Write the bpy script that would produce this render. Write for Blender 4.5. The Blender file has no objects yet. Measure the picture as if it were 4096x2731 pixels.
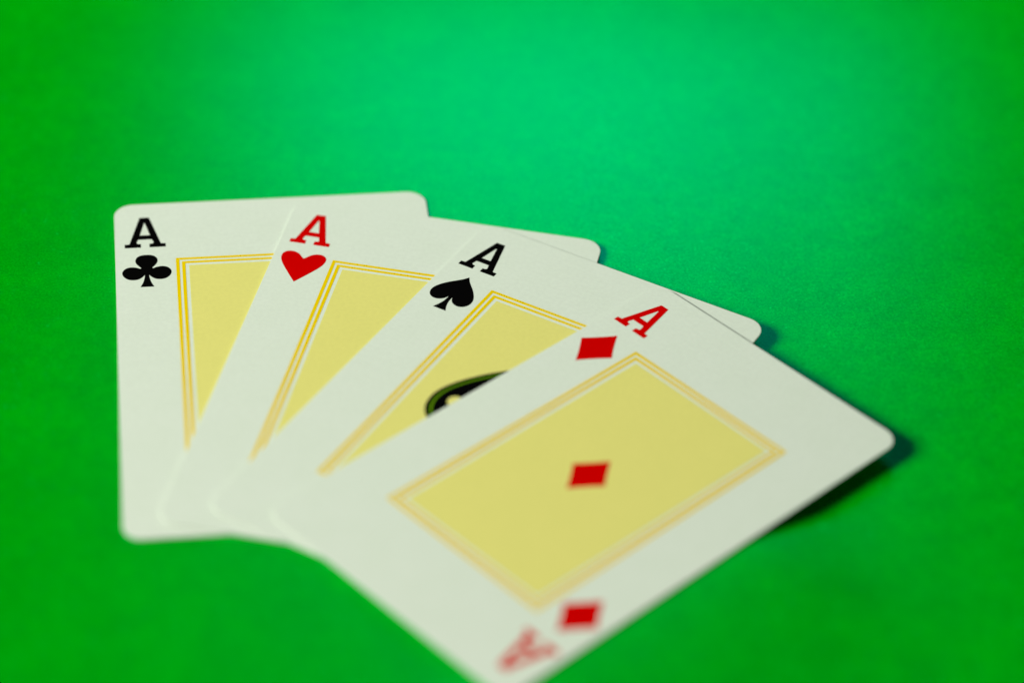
import bpy, bmesh, math, random
from mathutils import Vector, Matrix

MM = 0.001
scene = bpy.context.scene

# ---------------------------------------------------------------- camera
CAM_H, PITCH, ROLL, LENS = 320.452, 0.675425, 0.031104, 106.735
fwd = Vector((0, math.cos(PITCH), -math.sin(PITCH)))
rt = Vector((1, 0, 0))
up = rt.cross(fwd)
r2 = math.cos(ROLL) * rt + math.sin(ROLL) * up
u2 = -math.sin(ROLL) * rt + math.cos(ROLL) * up
cd = bpy.data.cameras.new('camera')
cam = bpy.data.objects.new('camera', cd)
scene.collection.objects.link(cam)
M = Matrix.Identity(4)
for i in range(3):
    M[i][0], M[i][1], M[i][2] = r2[i], u2[i], -fwd[i]
M[2][3] = CAM_H * MM
cam.matrix_world = M
cd.sensor_width = 36.0
cd.lens = LENS
cd.clip_start = 0.01
cd.clip_end = 20.0
cd.dof.use_dof = True
cd.dof.focus_distance = 0.523
cd.dof.aperture_fstop = 5.4
cd.dof.aperture_blades = 0
scene.camera = cam

# ---------------------------------------------------------------- world, lamps, exposure
world = bpy.data.worlds.new('World')
scene.world = world
world.use_nodes = True
bg = world.node_tree.nodes['Background']
bg.inputs['Color'].default_value = (0.9, 1.0, 0.95, 1)
bg.inputs['Strength'].default_value = 0.015


def area_lamp(name, loc, target, size, power, colour, height=None):
    l = bpy.data.lights.new(name, 'AREA')
    l.shape = 'ELLIPSE' if height else 'DISK'
    l.size = size
    if height:
        l.size_y = height
    l.energy = power
    l.color = colour
    o = bpy.data.objects.new(name, l)
    scene.collection.objects.link(o)
    o.location = loc
    d = Vector(target) - Vector(loc)
    o.rotation_euler = d.to_track_quat('-Z', 'Y').to_euler()
    return o


area_lamp('key_lamp', (-1.18, 0.02, 0.70), (0.0, 0.40, 0.0), 0.50, 36.4, (1.0, 0.97, 0.93))
area_lamp('back_lamp', (0.010, 0.58, 0.092), (0.010, 0.465, 0.0), 0.165, 0.049, (0.90, 1.0, 0.97), 0.05)

vs = scene.view_settings
vs.view_transform = 'Standard'
vs.look = 'None'
vs.exposure = 0.0
vs.gamma = 1.0
vs.use_curve_mapping = False


# ---------------------------------------------------------------- materials
def new_mat(name):
    m = bpy.data.materials.new(name)
    m.use_nodes = True
    nt = m.node_tree
    for n in list(nt.nodes):
        nt.nodes.remove(n)
    out = nt.nodes.new('ShaderNodeOutputMaterial')
    return m, nt, out


def noise(nt, vec, scale, detail=2.0, rough=0.5):
    n = nt.nodes.new('ShaderNodeTexNoise')
    n.inputs['Scale'].default_value = scale
    n.inputs['Detail'].default_value = detail
    n.inputs['Roughness'].default_value = rough
    nt.links.new(vec, n.inputs['Vector'])
    return n


def ramp(nt, fac, stops):
    n = nt.nodes.new('ShaderNodeValToRGB')
    e = n.color_ramp.elements
    e[0].position, e[0].color = stops[0][0], (*stops[0][1], 1)
    e[1].position, e[1].color = stops[-1][0], (*stops[-1][1], 1)
    for p, c in stops[1:-1]:
        x = e.new(p)
        x.color = (*c, 1)
    nt.links.new(fac, n.inputs['Fac'])
    return n


def mulcol(nt, a, b):
    n = nt.nodes.new('ShaderNodeMix')
    n.data_type = 'RGBA'
    n.blend_type = 'MULTIPLY'
    n.inputs['Factor'].default_value = 1.0
    nt.links.new(a, n.inputs['A'])
    nt.links.new(b, n.inputs['B'])
    return n.outputs['Result']


def felt_material():
    m, nt, out = new_mat('green_felt')
    tc = nt.nodes.new('ShaderNodeTexCoord')
    v = tc.outputs['Object']
    fine = noise(nt, v, 2600, 3, 0.6)
    mid = noise(nt, v, 420, 3, 0.6)
    big = noise(nt, v, 30, 2, 0.5)
    base = ramp(nt, fine.outputs['Fac'], [(0.25, (0.0, 0.30, 0.0)), (0.55, (0.0, 0.39, 0.0)), (0.8, (0.0, 0.51, 0.0))])
    md = ramp(nt, mid.outputs['Fac'], [(0.25, (0.87, 0.87, 0.87)), (0.75, (1.11, 1.11, 1.11))])
    mott = noise(nt, v, 110, 4, 0.65)
    mo = ramp(nt, mott.outputs['Fac'], [(0.25, (0.90, 0.90, 0.90)), (0.75, (1.08, 1.08, 1.08))])
    bd = ramp(nt, big.outputs['Fac'], [(0.3, (0.95, 0.95, 0.95)), (0.7, (1.03, 1.03, 1.03))])
    col = mulcol(nt, mulcol(nt, mulcol(nt, base.outputs['Color'], md.outputs['Color']), mo.outputs['Color']), bd.outputs['Color'])
    # sparse pale lint and fibre ends
    lint = noise(nt, v, 1500, 2, 0.5)
    lm = ramp(nt, lint.outputs['Fac'], [(0.66, (0.0, 0.0, 0.0)), (0.74, (1.0, 1.0, 1.0))])
    mx = nt.nodes.new('ShaderNodeMix')
    mx.data_type = 'RGBA'
    nt.links.new(lm.outputs['Color'], mx.inputs['Factor'])
    nt.links.new(col, mx.inputs['A'])
    mx.inputs['B'].default_value = (0.0, 0.56, 0.08, 1)
    col = mx.outputs['Result']
    bump = nt.nodes.new('ShaderNodeBump')
    bump.inputs['Strength'].default_value = 0.5
    bump.inputs['Distance'].default_value = 0.0002
    nt.links.new(fine.outputs['Fac'], bump.inputs['Height'])
    dif = nt.nodes.new('ShaderNodeBsdfDiffuse')
    dif.inputs['Roughness'].default_value = 0.6
    nt.links.new(col, dif.inputs['Color'])
    nt.links.new(bump.outputs['Normal'], dif.inputs['Normal'])
    gl = nt.nodes.new('ShaderNodeBsdfGlossy')
    gl.distribution = 'BECKMANN'
    gl.inputs['Roughness'].default_value = 0.41
    gcol = ramp(nt, fine.outputs['Fac'], [(0.25, (0.0, 0.15, 0.095)), (0.75, (0.0, 0.27, 0.17))])
    nt.links.new(gcol.outputs['Color'], gl.inputs['Color'])
    add = nt.nodes.new('ShaderNodeAddShader')
    nt.links.new(dif.outputs[0], add.inputs[0])
    nt.links.new(gl.outputs[0], add.inputs[1])
    nt.links.new(add.outputs[0], out.inputs['Surface'])
    return m


def paper_material(name, colour, vary=0.02, spec=0.25, rough=0.55):
    m, nt, out = new_mat(name)
    tc = nt.nodes.new('ShaderNodeTexCoord')
    v = tc.outputs['Object']
    a = noise(nt, v, 1400, 3, 0.6)
    b = noise(nt, v, 160, 3, 0.55)
    r = ramp(nt, a.outputs['Fac'], [(0.3, (1 - vary,) * 3), (0.7, (1 + vary,) * 3)])
    w = ramp(nt, b.outputs['Fac'], [(0.3, (1 - vary * 0.8, 1 - vary * 0.5, 1 - vary)), (0.7, (1.0, 1.0, 1.0))])
    rgb = nt.nodes.new('ShaderNodeRGB')
    rgb.outputs[0].default_value = (*colour, 1)
    col = mulcol(nt, mulcol(nt, rgb.outputs[0], r.outputs['Color']), w.outputs['Color'])
    p = nt.nodes.new('ShaderNodeBsdfPrincipled')
    nt.links.new(col, p.inputs['Base Color'])
    p.inputs['Roughness'].default_value = rough
    p.inputs['Specular IOR Level'].default_value = spec
    bump = nt.nodes.new('ShaderNodeBump')
    bump.inputs['Strength'].default_value = 0.12
    bump.inputs['Distance'].default_value = 0.00005
    nt.links.new(a.outputs['Fac'], bump.inputs['Height'])
    nt.links.new(bump.outputs['Normal'], p.inputs['Normal'])
    nt.links.new(p.outputs[0], out.inputs['Surface'])
    return m


FELT = felt_material()
CORE = paper_material('card_core', (0.42, 0.46, 0.39), 0.04, 0.1, 0.8)
STOCK = paper_material('card_stock', (0.695, 0.80, 0.655), 0.03)
BLACK = paper_material('black_ink', (0.002, 0.002, 0.002), 0.02, 0.0, 0.8)
RED = paper_material('red_ink', (0.60, 0.0, 0.0), 0.02, 0.0, 0.6)
GOLD = paper_material('gold_ink', (0.80, 0.60, 0.0), 0.02, 0.0, 0.6)
CREAM = paper_material('yellow_tint_ink', (0.74, 0.73, 0.20), 0.025, 0.05, 0.6)
LIME = paper_material('green_ink', (0.10, 0.25, 0.003), 0.02, 0.0, 0.6)


# ---------------------------------------------------------------- the table covering
def felt_z(x, y):
    """Relief of the loose cloth in mm: it sinks to the right of the cards, swells a little in front."""
    def step(a, b, v):
        t = max(0.0, min(1.0, (v - a) / (b - a)))
        return t * t * (3 - 2 * t)
    z = -1.35 * step(2.0, 57.0, x)
    # soft fold lying along the right hand side of the uppermost card
    ca, sa = math.cos(-0.799462), math.sin(-0.799462)
    u = ca * (x - 12.911) + sa * (y - 365.1)
    v = -sa * (x - 12.911) + ca * (y - 365.1)
    n, along = u - 27.65, 44.0 - v
    w = 6.5 if n < 0 else 16.0
    z += (0.86 - z) * step(18, 38, along) * (1 - step(90, 130, along)) * math.exp(-0.5 * (n / w) ** 2)
    return z


def build_felt():
    xs = [-900, -500, -300, -200] + [-140 + 2.5 * i for i in range(113)] + [200, 300, 500, 900]
    ys = [-300, 0, 150, 220] + [260 + 2.5 * i for i in range(113)] + [600, 700, 900, 1400]
    verts = [(x * MM, y * MM, felt_z(x, y) * MM) for y in ys for x in xs]
    nx = len(xs)
    faces = [(j * nx + i, j * nx + i + 1, (j + 1) * nx + i + 1, (j + 1) * nx + i)
             for j in range(len(ys) - 1) for i in range(nx - 1)]
    me = bpy.data.meshes.new('green_felt_tabletop')
    me.from_pydata(verts, [], faces)
    for p in me.polygons:
        p.use_smooth = True
    me.materials.append(FELT)
    o = bpy.data.objects.new('green_felt_tabletop', me)
    scene.collection.objects.link(o)
    o['kind'] = 'structure'
    o['label'] = 'bright green felt cloth under the fanned playing cards'
    return o


build_felt()

# ---------------------------------------------------------------- card artwork, mm from the card's top left corner, y down negative
W, H, RAD = 55.3, 88.0, 3.4
THICK = 0.30
GRID = 4.0


def arc(cx, cy, r, a0, a1, n):
    return [(cx + r * math.cos(math.radians(a0 + (a1 - a0) * k / n)), cy + r * math.sin(math.radians(a0 + (a1 - a0) * k / n))) for k in range(n + 1)]


def catmull(pts, sub=6, corners=()):
    """closed smooth curve; indices in corners stay sharp"""
    n = len(pts)
    out = []
    for i in range(n):
        p1, p2 = pts[i], pts[(i + 1) % n]
        p0 = pts[i - 1] if i not in corners else (2 * p1[0] - p2[0], 2 * p1[1] - p2[1])
        j = (i + 1) % n
        p3 = pts[(i + 2) % n] if j not in corners else (2 * p2[0] - p1[0], 2 * p2[1] - p1[1])
        for k in range(sub):
            t = k / sub
            out.append(tuple(0.5 * (2 * p1[c] + (p2[c] - p0[c]) * t + (2 * p0[c] - 5 * p1[c] + 4 * p2[c] - p3[c]) * t * t
                                    + (3 * p1[c] - p0[c] - 3 * p2[c] + p3[c]) * t ** 3) for c in (0, 1)))
    return out


def mirrored(half):
    """half outline from the top on the axis down the left side to the bottom axis, x <= 0; returns the whole outline"""
    right = [(-x, y) for x, y in reversed(half) if abs(x) > 1e-6]
    return half + right


def letter_a():
    outer = [(-0.82, -4.05), (0.82, -4.05), (2.73, -11.72), (3.56, -11.80), (3.56, -12.78), (0.74, -12.78), (0.74, -11.80),
             (1.30, -11.68), (1.50, -11.45), (1.20, -10.48), (-1.22, -10.48), (-1.50, -11.45), (-1.30, -11.68), (-0.74, -11.80),
             (-0.74, -12.78), (-3.56, -12.78), (-3.56, -11.80), (-2.73, -11.72)]
    inner = [(-0.08, -5.72), (0.08, -5.72), (0.88, -9.25), (-0.88, -9.25)]
    return [outer, inner]


SP_HALF = [(0.0, 0.0), (-0.62, -0.95), (-1.38, -1.80), (-2.45, -2.95), (-3.40, -4.30), (-3.90, -5.55), (-3.85, -6.75), (-3.30, -7.65),
           (-2.38, -8.06), (-1.45, -7.85), (-0.80, -7.30), (-0.40, -6.50), (-0.35, -6.55), (-0.42, -7.75), (-0.72, -8.95), (-1.26, -10.15)]


def spade(scale=1.0):
    h = mirrored(SP_HALF)
    n = len(SP_HALF)
    corners = {0, 11, n - 1, n, len(h) - 11}
    c = catmull(h, 6, corners)
    return [[(x * scale, y * scale) for x, y in c]]


def heart():
    half = [(0.0, -1.70), (-0.40, -1.30), (-1.00, -0.58), (-1.80, -0.10), (-2.72, 0.0), (-3.48, -0.36), (-3.92, -1.15), (-3.86, -2.30),
            (-3.35, -3.55), (-2.40, -5.05), (-1.15, -6.85), (0.0, -8.45)]
    right = [(-x, y) for x, y in reversed(half[1:-1])]
    h = half + right
    return [catmull(h, 6, {0, 11})]


def club():
    half = [(0.0, 0.0), (-0.75, -0.08), (-1.35, -0.38), (-1.78, -0.98), (-1.92, -1.72), (-1.76, -2.46), (-1.38, -3.12), (-0.95, -3.72), (-1.08, -3.92),
            (-1.72, -3.58), (-2.50, -3.40), (-3.25, -3.52), (-3.85, -3.98), (-4.20, -4.72), (-4.18, -5.50), (-3.82, -6.28),
            (-3.20, -6.85), (-2.40, -7.06), (-1.52, -6.92), (-0.88, -6.42), (-0.38, -5.76), (-0.36, -5.85), (-0.46, -6.75), (-0.72, -7.90), (-1.18, -9.08)]
    h = mirrored(half)
    L = len(half)
    corners = {7, 8, 20, 21, L - 1, L}
    corners |= {len(h) - c for c in (7, 8, 20, 21)}
    return [catmull(h, 5, corners)]


def diamond():
    c = [(0.0, 4.9), (3.65, 0.0), (0.0, -4.9), (-3.65, 0.0)]
    out = []
    for i in range(4):
        a, b = c[i], c[(i + 1) % 4]
        m = ((a[0] + b[0]) / 2 * 0.93, (a[1] + b[1]) / 2 * 0.93)
        for k in range(6):
            t = k / 6
            out.append(tuple((1 - t) ** 2 * a[q] + 2 * t * (1 - t) * m[q] + t * t * b[q] for q in (0, 1)))
    return [out]


def rect(x0, x1, y0, y1):
    return [(x0, y0), (x1, y0), (x1, y1), (x0, y1)]


def moved(loops, dx, dy):
    return [[(x + dx, y + dy) for x, y in l] for l in loops]


def turned(loops):
    """the same mark turned half round about the card's centre"""
    return [[(W - x, -H - y) for x, y in l] for l in loops]


def card_outline():
    p = arc(W - RAD, -RAD, RAD, 90, 0, 10) + arc(W - RAD, -H + RAD, RAD, 0, -90, 10)
    p += arc(RAD, -H + RAD, RAD, -90, -180, 10) + arc(RAD, -RAD, RAD, 180, 90, 10)
    return p


# ---------------------------------------------------------------- mesh building
def curl(x, y):
    """gentle common bow of the stacked cards, mm, in table coordinates"""
    return 0.10 * ((x + 5) / 50.0) ** 2


def flat_bmesh(loops):
    bm = bmesh.new()
    for l in loops:
        vs_ = [bm.verts.new((x, y, 0)) for x, y in l]
        for i in range(len(vs_)):
            bm.edges.new((vs_[i - 1], vs_[i]))
    bmesh.ops.triangle_fill(bm, use_beauty=True, use_dissolve=False, edges=bm.edges[:], normal=(0, 0, 1))
    xs = [v.co.x for v in bm.verts]
    ys = [v.co.y for v in bm.verts]
    for axis, lo, hi in ((0, min(xs), max(xs)), (1, min(ys), max(ys))):
        k = math.floor(lo / GRID) + 1
        while k * GRID < hi - 1e-4:
            co = [0, 0, 0]
            no = [0, 0, 0]
            co[axis] = k * GRID
            no[axis] = 1
            bmesh.ops.bisect_plane(bm, geom=bm.verts[:] + bm.edges[:] + bm.faces[:], plane_co=co, plane_no=no, dist=1e-5)
            k += 1
    for f in bm.faces:
        if f.normal.z < 0:
            f.normal_flip()
        f.smooth = True
    return bm


class Card:
    def __init__(self, x, y, rot, level, label):
        self.level = level
        self.z = THICK * (level + 1)
        self.root = bpy.data.objects.new('playing_card', None)
        scene.collection.objects.link(self.root)
        self.root.empty_display_size = 0.02
        self.root.location = (x * MM, y * MM, self.z * MM)
        self.root.rotation_euler = (0, 0, rot)
        self.root['label'] = label
        self.root['category'] = 'playing card'
        self.root['group'] = 'fanned aces'
        self.c, self.s, self.x, self.y = math.cos(rot), math.sin(rot), x, y

    def bend(self, bm, lift):
        for v in bm.verts:
            a, b = v.co.x - W / 2, v.co.y + H / 2
            z = v.co.z + lift + curl(self.x + self.c * a - self.s * b, self.y + self.s * a + self.c * b)
            v.co = Vector((a * MM, b * MM, z * MM))

    def link(self, name, bm, mat, parent=None, label=None):
        me = bpy.data.meshes.new(name)
        bm.to_mesh(me)
        bm.free()
        me.materials.append(mat)
        o = bpy.data.objects.new(name, me)
        scene.collection.objects.link(o)
        o.parent = parent or self.root
        if label:
            o['label'] = label
        return o

    def sheet(self):
        bm = flat_bmesh([card_outline()])
        top = bm.faces[:]
        ret = bmesh.ops.extrude_face_region(bm, geom=top)
        # the extruded copy becomes the underside
        newv = {g for g in ret['geom'] if isinstance(g, bmesh.types.BMVert)}
        for v in newv:
            v.co.z = 0.0
        for v in bm.verts:
            if v not in newv:
                v.co.z = -THICK
        bmesh.ops.recalc_face_normals(bm, faces=bm.faces[:])
        for f in bm.faces:
            f.smooth = abs(f.normal.z) > 0.5
            f.material_index = 0 if f.smooth else 1
        for e in bm.edges:
            if len(e.link_faces) == 2 and abs(abs(e.link_faces[0].normal.z) - abs(e.link_faces[1].normal.z)) > 0.5:
                e.smooth = False
        self.bend(bm, 0.0)
        self.face = self.link('card_sheet', bm, STOCK)
        self.face.data.materials.append(CORE)
        return self.face

    def ink(self, name, loops, mat, lift=0.02, label=None, parent=None):
        bm = flat_bmesh(loops)
        self.bend(bm, lift)
        return self.link(name, bm, mat, parent, label)


def ring(x, y, w):
    """rectangular printed line: its outer corner and width"""
    return [rect(x, W - x, -y, -H + y), rect(x + w, W - x - w, -y - w, -H + y + w)]


def build_card(x, y, rot, level, label, pip_loops, pip_top, colour, word):
    c = Card(x, y, rot, level, label)
    c.sheet()
    c.ink('index_letter', moved(letter_a(), 5.25, 0.0), colour, label='%s letter A in the card corner' % word)
    c.ink('suit_pip', moved(pip_loops, 5.36, pip_top), colour, label='%s suit mark below the letter' % word)
    c.ink('border_line', ring(10.43, 16.24, 0.60), GOLD, label='outer gold border line')
    c.ink('border_line', ring(11.45, 17.29, 0.60), GOLD, label='inner gold border line')
    c.ink('center_panel', [rect(12.68, W - 12.68, -18.46, -H + 18.46)], CREAM, label='pale yellow printed panel')
    return c


cards = [
    # x, y, rotation of the card's centre on the table
    (-38.016, 394.582, 0.137050),
    (-19.671, 389.814, -0.182289),
    (-2.044, 380.185, -0.502663),
    (12.911, 365.100, -0.799462),
]
build_card(*cards[0], 0, 'ace of clubs with black marks, lowest card of the fan', club(), -14.95, BLACK, 'black')
build_card(*cards[1], 1, 'ace of hearts with red heart, between clubs and spades cards', heart(), -15.28, RED, 'red')
sp = build_card(*cards[2], 2, 'ace of spades with black marks and part of a large spade emblem', spade(), -15.21, BLACK, 'black')
di = build_card(*cards[3], 3, 'ace of diamonds with red marks, uppermost card lying fully exposed', moved(diamond(), 0, 0), -20.5, RED, 'red')

# large printed emblem of the spade card
ECX, ECY, ES = W / 2, -43.6, 2.82


def emblem(k):
    return [[(ECX + x * ES * k, ECY + (y * ES + 14.6) * k) for x, y in spade()[0]]]


em = sp.ink('spade_emblem', emblem(0.99), LIME, 0.035, 'large spade emblem with green rim')
sp.ink('emblem_outline', [emblem(1.028)[0], emblem(0.96)[0]], BLACK, 0.05, 'thin dark outline', em)
sp.ink('emblem_body', emblem(0.922), BLACK, 0.05, 'solid black emblem body', em)
for sx in (-1, 1):
    sp.ink('emblem_ornament', [arc(ECX + sx * 7.25, -45.25, 1.35, 0, 345, 23)], CREAM, 0.06, 'pale round ornament', em)

# the exposed diamond card shows its centre mark and its lower corner too
di.ink('center_pip', moved(diamond(), W / 2, -H / 2), RED, 0.035, 'red diamond in the middle of the card')
di.ink('index_letter', turned(moved(letter_a(), 5.25, 0.0)), RED, label='red letter A in the opposite corner, upside down')
di.ink('suit_pip', turned(moved(diamond(), 5.36, -20.5)), RED, label='red suit mark beside the upside down letter')
